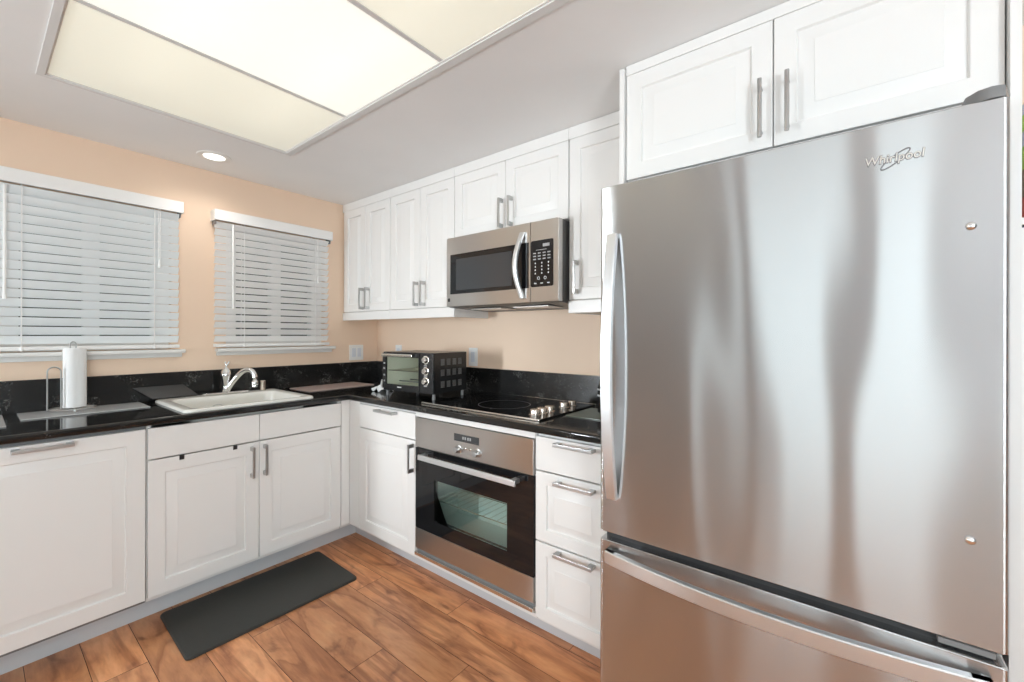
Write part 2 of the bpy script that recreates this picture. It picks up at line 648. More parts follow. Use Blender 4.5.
# ------------------------------------------------------------------ setting: floor, walls, ceiling
def build_floor():
    W = 0.1525
    t = bmesh.new()
    lay = t.loops.layers.color.new('tone')
    ends = {0: -1.55, 1: -1.06, 2: -1.835, 3: -1.50, 4: -1.013, 5: -1.72, 6: -1.30, 7: -2.05, 8: -0.80, -1: -2.1}
    L = 1.21
    g = 0.0009
    seam_faces = []
    k = -4
    while True:
        x1 = -0.685 - (k - 1) * W
        x0 = x1 - W
        # k = 1 is the plank between -0.685 and -0.8375
        if x1 < LWX:
            break
        e = ends.get(k, -random.uniform(0.8, 2.0))
        y1 = e
        while y1 < 0:
            y1 += L
        while y1 > BWY:
            y0 = y1 - L
            ax0, ax1, ay0, ay1 = max(x0, LWX), min(x1, 0), max(y0, BWY), min(y1, 0)
            if ax1 - ax0 > 0.004 and ay1 - ay0 > 0.004:
                tone = (random.random(), random.random(), random.random(), 1)
                c = [(ax0, ay0), (ax1, ay0), (ax1, ay1), (ax0, ay1)]
                o = [t.verts.new((x, y, -0.0018)) for x, y in c]
                i = [t.verts.new((x + (g if n in (0, 3) else -g), y + (g if n < 2 else -g), 0.0)) for n, (x, y) in enumerate(c)]
                fs = [t.faces.new(i)]
                for a in range(4):
                    f = t.faces.new((o[a], o[(a + 1) % 4], i[(a + 1) % 4], i[a]))
                    f.material_index = 1
                    fs.append(f)
                for f in fs:
                    for lp in f.loops:
                        lp[lay] = tone
            y1 = y0
        k += 1
    # sub-floor
    b = [t.verts.new(p) for p in ((LWX, BWY, -0.05), (0, BWY, -0.05), (0, 0, -0.05), (LWX, 0, -0.05))]
    f = t.faces.new(b[::-1])
    f.material_index = 1
    me = bpy.data.meshes.new('floor')
    t.to_mesh(me)
    t.free()
    me.materials.append(M['wood'])
    me.materials.append(M['seam'])
    o = bpy.data.objects.new('floor', me)
    COL.objects.link(o)
    struct(o)


build_floor()
struct(MB().box(LWX, -2.72, BWY, -0.001, 0.0004, 0.010).build('floor_carpet_added', M['carpet'], smooth=0))  # unseen carpet, added to keep the floor mirrored in the steel neutral

# window openings in the back wall (x0, x1, z0, z1)
W1 = (-1.965, -1.335, 1.195, 1.96)
W2 = (-1.068, -0.440, 1.195, 1.96)
xs = [LWX - 0.12, W1[0], W1[1], W2[0], W2[1], 0.12]
zs = [0.0, W1[2], W1[3], 2.45]


def in_win(x, z):
    return any(a < x < b and c < z < d for a, b, c, d in (W1, W2))


struct(grid_solid(xs, zs, lambda x, z: not in_win(x, z), 0.0, 0.14, 'Y').build('wall_back', M['wall'], smooth=0))
struct(MB().box(0, 0.12, -3.98, 0.0, 0, 2.45).build('wall_right', M['wall'], smooth=0))
struct(MB().box(0, 0.12, BWY, -3.98, 0, 2.45).build('wall_dining', M['room_wall'], smooth=0))
# wall on the far left (only seen mirrored in the steel): tall windows
HO = []
WZ0 = 0.70
LO = [(-3.80, -3.25), (-2.95, -2.12), (-1.97, -1.86)]
ys = sorted([BWY, 0.0] + [v for p in HO + LO for v in p])
struct(grid_solid(ys, [0.0, WZ0, 2.12, 2.45], lambda y, z: not (WZ0 < z < 2.12 and any(a < y < b for a, b in HO + LO)), LWX - 0.12, LWX, 'X')
       .build('wall_left', M['left_wall'], smooth=0))
# wall behind the camera with one wide opening to the patio
FO = (-4.2, -2.1)
struct(grid_solid([LWX - 0.12, FO[0], FO[1], 0.12], [0.0, 2.15, 2.45], lambda x, z: not (FO[0] < x < FO[1] and z < 2.15), BWY - 0.12, BWY, 'Y')
       .build('wall_front', M['left_wall'], smooth=0))
for a, b in LO:
    sky_portal('window_portal', (LWX, (a + b) / 2, (WZ0 + 2.12) / 2), (0, math.radians(-90), 0), 2.12 - WZ0, b - a)
n = 3
for a, b in LO:
    r = struct(thing('window_%d' % n, 'tall narrow white framed window', 'window', (LWX - 0.06, (a + b) / 2, WZ0)))
    del r['category']
    h, hh = (b - a) / 2, 2.12 - WZ0
    f = MB()
    f.box(-.03, .03, -h, -h + .02, 0, hh).box(-.03, .03, h - .02, h, 0, hh).box(-.03, .03, -h + .02, h - .02, hh - .03, hh).box(-.03, .03, -h + .02, h - .02, 0, .03)
    f.build('window_frame', M['vinyl'], r, smooth=0)
    MB().box(-.004, .004, -h + .02, h - .02, .03, hh - .03).build('pane', M['pane'], r, smooth=0)
    n += 1
r = struct(thing('door_1', 'wide white framed sliding patio door', 'door', ((FO[0] + FO[1]) / 2, BWY - 0.06, 0)))
del r['category']
h = (FO[1] - FO[0]) / 2
f = MB()
for x in (-h, -h / 3 - .02, h / 3 - .02, h - .04):
    f.box(x, x + .04, -.03, .03, 0, 2.15)
f.box(-h, h, -.03, .03, 2.10, 2.15).box(-h, h, -.03, .03, 0, .06)
f.build('door_frame', M['vinyl'], r, smooth=0)
MB().box(-h + .04, h - .04, -.004, .004, .06, 2.10).build('pane', M['pane'], r, smooth=0)
# outside: patio ground, and a dark fence added to keep the blind gaps dark
struct(MB().box(-14, 6, -16, 5, -0.3, -0.06).build('ground', M['ground'], smooth=0))
yf = MB()
for i in range(42):
    yf.box(-4.2 + i * .14, -4.2 + i * .14 + .1398, 1.25, 1.275, -0.06, 3.4)
tag(yf.build('added_fence', M['fence'], smooth=0), 'dark board fence added outside, keeping the gaps between the blind slats dark', 'fence')
struct(MB().box(-4.6, 1.8, 0.141, 1.30, 2.46, 2.60).build('added_eave', M['fence'], smooth=0))  # unseen eave over the side yard, added to keep sky light out

# ceiling with the light box opening
LX0, LX1 = -1.862, -0.992
LY0, LY1 = -2.466, -0.628
RX, RY = -1.211, -0.264
struct(grid_solid([LWX, LX0, LX1, 0.0], [BWY, LY0, LY1, 0.0], lambda x, y: not (LX0 < x < LX1 and LY0 < y < LY1), CEIL, 2.45)
       .build('ceiling', M['ceiling'], smooth=0))
fr = MB()
fr.box(LX0 - .022, LX0, LY0 - .022, LY1 + .016, CEIL - .006, CEIL - .0005, .001)
fr.box(LX1, LX1 + .030, LY0 - .022, LY1 + .016, CEIL - .006, CEIL - .0005, .001)
fr.box(LX0, LX1, LY1, LY1 + .016, CEIL - .006, CEIL - .0005, .001)
fr.box(LX0, LX1, LY0 - .022, LY0, CEIL - .006, CEIL - .0005, .001)
struct(fr.build('trim_1', M['trim_light'], smooth=0))

# ------------------------------------------------------------------ ceiling light box
lb = thing('ceiling_light_box', 'large recessed fluorescent ceiling light with three translucent panels', 'light', (0, 0, CEIL))
hs = MB()
hs.box(LX0 + .001, LX1 - .001, LY0 + .001, LY1 - .001, .17, .18)
hs.box(LX0 + .001, LX0 + .006, LY0 + .001, LY1 - .001, .0, .17)
hs.box(LX1 - .006, LX1 - .001, LY0 + .001, LY1 - .001, .0, .17)
hs.box(LX0 + .006, LX1 - .006, LY0 + .001, LY0 + .006, .0, .17)
hs.box(LX0 + .006, LX1 - .006, LY1 - .006, LY1 - .001, .0, .17)
hs.build('housing', M['trim'], lb, smooth=0)
D1, D2 = -1.218, -1.847
for y in (D1, D2):
    MB().box(LX0 + .006, LX1 - .006, y - .010, y + .010, .002, .012, .001).build('divider', M['trim_light'], lb, smooth=0)
for (a, b, mk) in ((D1 + .010, LY1 - .006, 'diffuser_warm'), (D2 + .010, D1 - .010, 'diffuser_white'), (LY0 + .006, D2 - .010, 'diffuser_warm')):
    MB().box(LX0 + .006, LX1 - .006, a, b, .004, .008).build('light_panel', M[mk], lb, smooth=0)
for x in (-1.62, -1.20):
    MB().cyl((x, -2.30, .10), (x, -0.80, .10), .016).build('tube', M['tube'], lb)

dl = thing('recessed_downlight', 'small round recessed ceiling downlight near the window wall', 'light', (RX, RY, CEIL))
MB().lathe([(.050, -.002), (.052, -.005), (.066, -.008), (.078, -.004), (.079, -.0005), (.050, -.0005)], seg=48).build('trim_ring', M['trim'], dl)
MB().lathe([(0, -.0045), (.049, -.0035), (.049, -.001), (0, -.001)], seg=40).build('lens', M['led'], dl)
sd = bpy.data.lights.new('downlight_lamp', 'SPOT')
sd.energy = 4.5
sd.spot_size = math.radians(150)
sd.spot_blend = 0.9
sd.shadow_soft_size = 0.05
sd.color = (1.0, 0.96, 0.90)
so = bpy.data.objects.new('downlight_lamp', sd)
so.location = (RX, RY, CEIL - 0.03)
COL.objects.link(so)


# ------------------------------------------------------------------ windows and blinds
def window(idx, o):
    x0, x1, z0, z1 = o
    r = thing('window_%d' % idx, 'white vinyl sliding window behind a blind', 'window', ((x0 + x1) / 2, 0, z0))
    struct(r)
    del r['category']
    w, h = (x1 - x0) / 2 - .001, z1 - z0 - .001
    f = MB()
    f.box(-w, -w + .07, .05, .12, .001, h).box(w - .07, w, .05, .12, .001, h)
    f.box(-w + .07, w - .07, .05, .12, .001, .06).box(-w + .07, w - .07, .05, .12, h - .05, h)
    f.box(-.03, .03, .055, .115, .06, h - .05)
    f.build('window_frame', M['vinyl'], r, smooth=0)
    for s in (-1, 1):
        a, b = sorted((s * .03, s * (w - .07)))
        MB().box(a, b, .083, .087, .06, h - .05).build('pane', M['pane'], r, smooth=0)
    s = MB()
    s.box(-w - .060, w + .053, -.062, -.001, -.021, -.001, .004)      # stool
    s.box(-w - .053, w + .046, -.020, -.001, -.045, -.0215, .003)        # apron
    s.build('window_sill', M['trim'], r)


window(1, W1)
window(2, W2)


def blind(name_label, x0, x1, mat, theta, wand_dx, cords):
    zt, zb = 2.013, 1.1985
    r = thing('venetian_blind', name_label, 'blind', ((x0 + x1) / 2, 0, zb), 0, 'white blinds over the two windows')
    w = (x1 - x0) / 2
    H = zt - zb
    v = MB()
    v.box(-w, w, -.082, -.070, H - .062, H, .003)
    v.box(-w, -w + .008, -.070, -.001, H - .062, H, .001).box(w - .008, w, -.070, -.001, H - .062, H, .001)
    v.build('valance', M['blind'], r)
    MB().box(-w + .012, w - .012, -.064, -.004, H - .048, H - .004, .002).build('headrail', M['blind'], r)
    for s in (-1, 1):
        MB().box(s * (w - .0095), s * (w - .0115), -.066, -.003, H - .085, H - .01).build('bracket', M['grey_plastic'], r)
    sl = MB()
    n = 17
    pitch = .0425
    ys, half = -.036, .0212
    zb0 = .052
    for i in range(n):
        z = zb0 + i * pitch
        c, s = math.cos(theta), math.sin(theta)
        m = Matrix.Translation((0, ys, z)) @ Matrix.Rotation(-theta, 4, 'X')
        sl.box(-w + .012, w - .012, -half, half, -.0014, .0014, .0012, 2, m)
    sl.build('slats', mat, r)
    MB().box(-w + .012, w - .012, -.061, -.012, .004, .022, .003).build('bottom_rail', M['blind'], r)
    for cx in cords:
        c = MB()
        c.box(cx - .0016, cx + .0016, -.0645, -.0625, .02, H - .05)
        c.box(cx - .0016, cx + .0016, -.0115, -.0095, .02, H - .05)
        c.lathe([(0, .0), (.005, .002), (.006, .012), (.003, .024), (0, .026)], (cx, -.066, .0), 12)
        c.build('ladder_cord', M['blind'], r)
    wd = MB()
    wd.cyl((wand_dx, -.070, H - .56), (wand_dx, -.070, H - .075), .0052, seg=12)
    wd.cyl((wand_dx, -.070, H - .58), (wand_dx, -.070, H - .555), .0068, .0055, seg=12)
    wd.build('tilt_wand', M['blind'], r)
    # lift cord with a small tassel
    lx = w - .108
    lc = MB()
    lc.cyl((lx, -.072, H - .33), (lx, -.072, H - .06), .0013, seg=8)
    lc.cyl((lx + .006, -.072, H - .36), (lx + .006, -.072, H - .06), .0013, seg=8)
    lc.lathe([(0, 0), (.006, .002), (.006, .03), (.002, .045), (0, .046)], (lx + .003, -.072, H - .38), 12)
    lc.build('lift_cord', M['blind'], r)
    return r


blind('white slatted blind over the left window behind the paper towels, bluish daylight in its colour', -2.025, -1.299, M['blind_daylit'], math.radians(61), -.278, (-.228, .240))
blind('white slatted blind over the right window behind the sink faucet', -1.151, -0.425, M['blind'], math.radians(53), -.264, (-.20, .245))

# ------------------------------------------------------------------ worktop and backsplash
SX0, SX1, SY0, SY1 = -1.425, -0.812, -0.598, -0.062        # sink rim
HX0, HX1, HY0, HY1 = SX0 + .03, SX1 - .03, SY0 + .03, SY1 - .03
CEND = -2.331
CW = -2.19
wx = [CW, HX0, HX1, -EDGE, 0.0 - .001]
wy = [CEND, -EDGE, HY0, HY1, -.001]


def wk(x, y):
    if HX0 < x < HX1 and HY0 < y < HY1:
        return False
    return y > -EDGE or x > -EDGE


def front_edge(a, b):
    if a.z < CT - .001 and b.z < CT - .001 and not (abs(a.z - (CT - .031)) < .001 and abs(b.z - a.z) < .001):
        return False
    if abs(a.z - b.z) > .001:
        return False
    on_y = abs(a.y + EDGE) < 1e-4 and abs(b.y + EDGE) < 1e-4 and max(a.x, b.x) <= -EDGE + 1e-4
    on_x = abs(a.x + EDGE) < 1e-4 and abs(b.x + EDGE) < 1e-4 and max(a.y, b.y) <= -EDGE + 1e-4
    return on_y or on_x


wt = grid_solid(wx, wy, wk, CT - .031, CT, 'Z', (front_edge, .009, 3)).build('worktop', M['granite'])
tag(wt, 'continuous polished black granite worktop running around the corner', 'countertop')
b1 = MB().box(CW, -.001, -.021, -.001, CT + .0005, BS, .002).build('backsplash', M['granite_splash'])
tag(b1, 'black granite backsplash along the window wall behind the sink', 'backsplash')
b2 = MB().box(-.021, -.001, CEND, -.022, CT + .0005, BS, .002).build('backsplash', M['granite_splash'])
tag(b2, 'black granite backsplash behind the cooktop and toaster oven', 'backsplash')

# ------------------------------------------------------------------ handles
def bar_handle(parent, x, z, length, vertical, yf, name='handle', mat='nickel'):
    """Flat bar pull on two square posts; x, z is its centre."""
    m = MB()
    hl = length / 2
    d = .030
    if vertical:
        m.box(x - .0062, x + .0062, yf - d - .007, yf - d, z - hl, z + hl, .0015)
        for s in (-1, 1):
            m.box(x - .0062, x + .0062, yf - d + .0005, yf - .0003, z + s * (hl - .010) - .010, z + s * (hl - .010) + .010, .0012)
    else:
        m.box(x - hl, x + hl, yf - d - .007, yf - d, z - .0068, z + .0068, .0015)
        for s in (-1, 1):
            m.box(x + s * (hl - .011) - .011, x + s * (hl - .011) + .011, yf - d + .0005, yf - .0003, z - .0068, z + .0068, .0012)
    return m.build(name, M[mat], parent)


def round_handle(parent, x, z, length, yf):
    m = MB()
    hl = length / 2
    m.cyl((x, yf - .032, z - hl), (x, yf - .032, z + hl), .0062, seg=20, bev=.001)
    for s in (-1, 1):
        m.cyl((x, yf - .0003, z + s * (hl - .022)), (x, yf - .027, z + s * (hl - .022)), .005, seg=14)
    return m.build('handle', M['nickel'], parent)


def carcass(parent, x0, x1, depth, z0, z1, t=.016, back_y=-.002, top=True):
    m = MB()
    m.box(x0, x0 + t, -depth, back_y, z0, z1)
    m.box(x1 - t, x1, -depth, back_y, z0, z1)
    m.box(x0 + t, x1 - t, -depth, back_y, z0, z0 + t)
    if top:
        m.box(x0 + t, x1 - t, -depth, back_y, z1 - t, z1)
    m.box(x0 + t, x1 - t, back_y - .008, back_y, z0 + t, z1 - t)
    return m.build('body', M['cabinet_inside'], parent, smooth=0)


ZB = 0.112      # underside of base cabinets
ZT = CT - .032  # top of base cabinets
BD = FACE - .0185
DT, DB = 0.868, 0.131      # top and bottom of base fronts
DS = 0.727                 # split between drawer and door

# plinths (toe kicks)
p = MB().box(CW + .023, -TOE, -TOE, -.45, 0, ZB - .001).build('plinth', M['plinth'], smooth=0)
tag(p, 'pale grey toe kick board under the dishwasher and sink cabinet', 'toe kick')
p = MB().box(-TOE, -.45, CEND, -TOE - .001, 0, ZB - .001).box(-.45, -.449, CEND, -TOE - .001, 0, ZB - .001).build('plinth', M['plinth'], smooth=0)
tag(p, 'pale grey toe kick board under the oven and drawers', 'toe kick')

# dishwasher with a cabinet front
dw = thing('dishwasher', 'integrated dishwasher behind a white raised panel left of the sink cabinet', 'dishwasher', (-1.864, 0, 0))
MB().box(-.302, .302, -BD, -.03, ZB, ZT).build('body', M['grey_plastic'], dw, smooth=0)
d = MB().panel(-.3025, .3005, DB - .004, DT, -FACE, .018, .062).build('door', M['cabinet'], dw)
d['label'] = 'white raised panel front'
bar_handle(d, 0.002, .8525, .160, False, -FACE)
MB().box(-2.1885, -2.1685, -FACE, -.002, 0, ZT, .001).build('end_panel', M['cabinet'])
tag(bpy.data.objects['end_panel'], 'white end panel at the left end of the window wall cabinets', 'cabinet panel')

# sink cabinet
sc = thing('sink_cabinet', 'white double door base cabinet under the sink', 'cabinet', (-1.109, 0, 0))
carcass(sc, -.4495, .4485, BD, ZB, ZT, top=False)
for (a, b, hx) in ((-.4465, -.003, -.040), (.000, .447, .021)):
    MB().slab_front(a, b, DS + .006, DT, -FACE).build('false_drawer_front', M['cabinet'], sc)
    d = MB().panel(a, b, DB, DS, -FACE).build('door', M['cabinet'], sc)
    bar_handle(d, hx, .631, .156, True, -FACE)
for (x, lab) in ((-1.437, 'small black clip on the sink cabinet left door edge, the left of the two'),
                 (-1.222, 'small black clip on the sink cabinet left door edge, nearer the handle')):
    c = MB().box(x - .009, x + .009, -FACE - .004, -FACE - .0003, DS - .018, DS + .004, .001).build('door_clip', M['dark_plastic'])
    tag(c, lab, 'clip', 'clips on the sink cabinet door')

# corner
cc = thing('corner_cabinet', 'white blind corner base cabinet with plain filler strips', 'cabinet', (0, 0, 0))
c = MB()
c.box(-.657, -.004, -BD, -.004, ZB, ZT).box(-BD, -.004, -.711, -BD, ZB, ZT)
c.build('body', M['cabinet_inside'], cc, smooth=0)
c = MB()
c.box(-.6575, -FACE, -FACE + .001, -BD - .0003, DB, ZT - .001, .001)
c.box(-FACE + .001, -BD - .0003, -.7115, -FACE + .001, DB, ZT - .001, .001)
c.build('filler_strip', M['cabinet'], cc)

# drawer-over-door cabinet left of the oven
dc = thing('base_cabinet', 'white base cabinet with one drawer and one door left of the oven', 'cabinet', (0, -.969, 0), OVEN_WALL)
carcass(dc, -.2555, .2565, BD, ZB, ZT)
d = MB().slab_front(-.2545, .2545, DS + .006, DT, -FACE).build('drawer', M['cabinet'], dc)
bar_handle(d, .019, .853, .174, False, -FACE)
d = MB().panel(-.2545, .2545, DB, DS, -FACE).build('door', M['cabinet'], dc)
bar_handle(d, .239, .638, .148, True, -FACE)

# oven housing
OV0, OV1 = 1.231, 1.977
oh = thing('oven_housing_cabinet', 'white open cabinet frame surrounding the built in oven', 'cabinet', (0, -(OV0 + OV1) / 2, 0), OVEN_WALL)
ow = (OV1 - OV0) / 2
m = MB()
m.box(-ow - .0045, -ow - .001, -BD, -.004, ZB, ZT).box(ow + .001, ow + .0045, -BD, -.004, ZB, ZT)
m.box(-ow - .001, ow + .001, -BD, -.004, ZB, ZB + .016)
m.build('body', M['cabinet_inside'], oh, smooth=0)
MB().box(-ow - .0035, ow + .0035, -FACE + .002, -BD, .8555, ZT - .001, .001).build('top_rail', M['cabinet'], oh)

# oven
ov = thing('wall_oven', 'built in stainless steel oven with black glass door under the cooktop', 'oven', (0, -(OV0 + OV1) / 2, 0), OVEN_WALL)
F = -FACE
m = MB()      # body shell with an open cavity
m.box(-ow + .004, -ow + .06, -BD + .004, -.06, .135, .848).box(ow - .06, ow - .004, -BD + .004, -.06, .135, .848)
m.box(-ow + .06, ow - .06, -BD + .004, -.06, .135, .30).box(-ow + .06, ow - .06, -BD + .004, -.06, .62, .848)
m.box(-ow + .06, ow - .06, -.36, -.06, .30, .62)
m.build('body', M['cavity'], ov, smooth=0)
cp = MB().box(-ow, ow, F - .004, -BD + .003, .703, .852, .002).build('control_panel', M['steel'], ov)
MB().box(-.088, .072, F - .0052, F - .0042, .778, .812, .0003).build('display', M['lcd'], cp)
dg = MB()
for i, x in enumerate((-.028, -.014, .004, .018)):
    dg.box(x - .0045, x + .0045, F - .0056, F - .0053, .790, .803)
dg.build('digits', M['grey_mark'], cp)
for x in (-.057, .065):
    k = MB().lathe([(.021, 0), (.021, .004), (.016, .006), (.0145, .024), (.012, .027), (0, .0275)], (x, F - .0042, .742), 28, 'Y-')
    k.build('knob', M['nickel'], cp)
for x in (-.012, .018):
    MB().lathe([(.006, 0), (.006, .003), (.004, .005), (0, .0055)], (x, F - .0042, .750), 16, 'Y-').build('button', M['bright_steel'], cp)
# door: black glass with a window, steel band below
dr = grid_solid([-ow, -.231, .233, ow], [.286, .350, .556, .697], lambda x, z: not (-.231 < x < .233 and .350 < z < .556), F - .002, -BD + .003, 'Y').build('door', M['black_glass'], ov, smooth=0)
MB().box(-.2305, .2325, F + .001, F + .004, .3505, .5555).build('window_glass', M['oven_glass'], dr, smooth=0)
MB().box(-ow, ow, F - .004, -BD + .003, .181, .285, .002).build('lower_band', M['steel'], dr)
hd = MB()
hd.box(-.300, .312, F - .052, F - .040, .656, .682, .003)
for s in (-1, 1):
    hd.box(s * .290 - .012, s * .290 + .012, F - .0405, F - .0022, .659, .679, .002)
hd.build('handle', M['fridge_bar'], dr)
rk = MB()
for i in range(15):
    rk.cyl((-.29 + i * .0414, -.55, .43), (-.29 + i * .0414, -.37, .43), .0025, seg=6)
rk.cyl((-.30, -.55, .43), (.30, -.55, .43), .003, seg=6).cyl((-.30, -.37, .43), (.30, -.37, .43), .003, seg=6)
rk.build('rack', M['bright_steel'], ov)
vt = MB()
vt.box(-ow, ow, F + .008, -BD + .003, .160, .179)
vt.build('vent_gap', M['grey_plastic'], ov, smooth=0)
MB().box(-ow, ow, F - .010, F + .007, .146, .163, .002).build('vent_trim', M['bright_steel'], ov)

# three-drawer cabinet
dq = thing('drawer_cabinet', 'narrow white base cabinet of three drawers between oven and refrigerator', 'cabinet', (0, -2.154, 0), OVEN_WALL)
carcass(dq, -.1705, .1735, BD, ZB, ZT)
for i, (a, b, hz) in enumerate(((DS + .006, DT, .853), (.446, DS, .702), (DB, .440, .425))):
    mb = MB()
    if i == 0:
        mb.slab_front(-.169, .172, a, b, F)
    else:
        mb.panel(-.169, .172, a, b, F, .018, .05)
    d = mb.build('drawer', M['cabinet'], dq)
    bar_handle(d, .018, hz, .168, False, F)

# ------------------------------------------------------------------ wall cabinets
UB, UT, RAIL = 1.443, 2.192, 1.382
UD = UP - .0185


def wall_cabinet(s0, s1, zb, label, doors, rail=True, hz=None, side_rail=None):
    sm = (s0 + s1) / 2
    r = thing('wall_cabinet', label, 'cabinet', (0, -sm, zb - (.005 if not rail else .0)), OVEN_WALL)
    r.location.z = 0
    w = (s1 - s0) / 2
    b = MB()
    b.box(-w + .0005, w - .0005, -UD, -.002, zb - .002, CEIL - .002)
    b.build('body', M['cabinet'], r, smooth=0)
    MB().box(-w + .0005, w - .0005, -UP, -UD - .0003, UT + .0012, CEIL - .002).build('top_filler', M['cabinet'], r)
    for (a, c, hx) in doors:
        d = MB().panel(a - sm, c - sm, zb, UT, -UP, .018, .055).build('door', M['cabinet'], r)
        bar_handle(d, hx - sm, hz or 1.532, .152, True, -UP)
    if rail:
        m = MB()
        m.box(-w + .0005, w - .0005, -UP, -UP + .018, RAIL, zb - .004, .002)
        if side_rail == 'R':
            m.box(w - .0185, w - .0005, -UP + .018, -.003, RAIL, zb - .004, .001)
        if side_rail == 'L':
            m.box(-w + .0005, -w + .0185, -UP + .018, -.003, RAIL, zb - .004, .001)
        m.build('light_rail', M['cabinet'], r)
    return r


wall_cabinet(.002, .586, UB, 'white two door wall cabinet in the corner next to the window', ((.016, .2945, .2755), (.297, .584, .346)))
wall_cabinet(.587, 1.197, UB, 'white two door wall cabinet above the toaster oven', ((.589, .8905, .8725), (.893, 1.195, .938)), side_rail='R')
wall_cabinet(1.198, 1.957, 1.826, 'short white two door wall cabinet directly above the microwave', ((1.200, 1.5765, 1.557), (1.579, 1.955, 1.621)), rail=False, hz=1.9165)
wall_cabinet(1.958, 2.331, UB, 'white single door wall cabinet between microwave and refrigerator', ((1.962, 2.328, 2.006),), side_rail='L', hz=1.545)

# cabinet over the refrigerator, with tall side panels
FD = .57
fc = thing('refrigerator_cabinet', 'deep white two door cabinet above the refrigerator', 'cabinet', (0, -2.8105, 0), OVEN_WALL)
MB().box(-.4565, .4565, -FD + .0185, -.002, 1.835, CEIL - .002).build('body', M['cabinet'], fc, smooth=0)
MB().box(-.4565, .4565, -FD, -FD + .018, 2.2137, CEIL - .002).build('top_filler', M['cabinet'], fc)
for (a, b, hx) in ((-.4555, -.0015, -.031), (.0015, .4555, .037)):
    d = MB().panel(a, b, 1.838, 2.2125, -FD, .018, .055).build('door', M['cabinet'], fc)
    round_handle(d, hx, 1.948, .172, -FD)
p = MB().box(-.583, -.002, -2.352, -2.335, 0, 2.238, .001).build('cabinet_side_panel', M['cabinet'])
tag(p, 'tall thin white panel on the left side of the refrigerator', 'cabinet panel')
p = MB().box(-.592, -.002, -3.287, -3.269, 0, CEIL - .001, .001).build('cabinet_side_panel', M['cabinet'])
tag(p, 'tall white panel on the right side of the refrigerator', 'cabinet panel')

# ------------------------------------------------------------------ refrigerator
FS0, FS1 = 2.351, 3.236
fm = (FS0 + FS1) / 2
fw = (FS1 - FS0) / 2
fg = thing('refrigerator', 'large stainless steel bottom freezer refrigerator', 'refrigerator', (0, -fm, 0), OVEN_WALL)
FY = FRX
MB().box(-fw + .006, fw - .006, FY + .072, -.06, .03, 1.742, .004).build('body', M['dark_grey'], fg)


def rounded_door(z0, z1, name):
    """Door with rounded vertical front edges."""
    r = .010
    pr = [(-fw, FY + .066)]
    for k in range(9):
        a = math.radians(180 + 90 * k / 8)
        pr.append((-fw + r + r * math.cos(a), FY + r + r * math.sin(a)))
    nmid = 24
    for k in range(1, nmid):
        x = -fw + r + (2 * fw - 2 * r) * k / nmid
        pr.append((x, FY))
    for k in range(9):
        a = math.radians(270 + 90 * k / 8)
        pr.append((fw - r + r * math.cos(a), FY + r + r * math.sin(a)))
    pr.append((fw, FY + .066))
    e = .004
    ins = lambda q: [(x * (1 - e / fw), y + (e if y < FY + .03 else 0)) for x, y in q]
    lp = [[(x, y, z0) for x, y in ins(pr)], [(x, y, z0 + e) for x, y in pr], [(x, y, z1 - e) for x, y in pr], [(x, y, z1) for x, y in ins(pr)]]
    return MB().loops(lp).build(name, M['fridge'], fg, smooth=50)


door = rounded_door(.646, 1.758, 'door')
drw = rounded_door(.10, .622, 'freezer_drawer')
MB().box(-fw + .012, fw - .012, FY + .03, FY + .071, .622, .646).build('gasket', M['dark_plastic'], fg, smooth=0)
MB().box(-fw + .02, fw - .02, FY + .05, FY + .072, .02, .095, .003).build('base_grille', M['grey_plastic'], fg)
for sx in (-1, 1):
    for y in (FY + .12, -.14):
        MB().cyl((sx * (fw - .06), y, 0), (sx * (fw - .06), y, .031), .022, seg=16).build('foot', M['dark_plastic'], fg)


def bow_bar(p0, p1, width_vec, out0, out1, thick, name, parent, n=28):
    """Flat bar from p0 to p1 bowing away from the door (-y)."""
    p0, p1, wv = Vector(p0), Vector(p1), Vector(width_vec) / 2
    lp = []
    for i in range(n + 1):
        t = i / n
        c = p0.lerp(p1, t)
        o = out0 + (out1 - out0) * math.sin(PI * t) ** 0.85
        th = thick
        outer = c + Vector((0, -o, 0))
        inner = c + Vector((0, -o + th, 0))
        b = .003
        wn = wv.normalized() * b
        lp.append([inner - wv, outer - wv + Vector((0, b, 0)), outer - wv + wn, outer + wv - wn, outer + wv + Vector((0, b, 0)), inner + wv])
    mb = MB()
    mb.loops(lp)
    return mb


hb = bow_bar((-.395, FY, .762), (-.395, FY, 1.600), (.034, 0, 0), .019, .064, .018, 'handle', door)
for z in (.7625, 1.5855):
    hb.box(-.411, -.379, FY - .012, FY - .0003, z, z + .014, .001)
hb.build('handle', M['fridge_bar'], door)
hb = bow_bar((-.415, FY, .576), (.418, FY, .576), (0, 0, .040), .020, .066, .019, 'handle', drw)
for x in (-.4145, .4035):
    hb.box(x, x + .014, FY - .012, FY - .0003, .557, .595, .001)
hb.build('handle', M['fridge_bar'], drw)
for z in (1.506, .862):
    MB().lathe([(.0085, 0), (.0085, .001), (.006, .004), (0, .0052)], (3.182 - fm, FY - .0001, z), 24, 'Y-').build('hole_plug', M['chrome'], door)
# hinge cover on top, right
hc = MB()
hp = [(.385, FY + .030), (.400, FY + .006), (.418, FY - .001), (fw - .006, FY + .004), (fw - .001, FY + .018), (fw - .001, FY + .16), (.40, FY + .16), (.385, FY + .10)]
hc.loops([[(x, y, 1.7585) for x, y in hp], [(x, y, 1.776) for x, y in hp], [(x * .985 + .006, y + .006, 1.784) for x, y in hp]])
hc.build('hinge_cover', M['mid_plastic'], fg)
MB().box(fw - .10, fw - .016, FY + .010, FY + .06, .6275, .6405, .002).build('lower_hinge', M['mid_plastic'], fg)
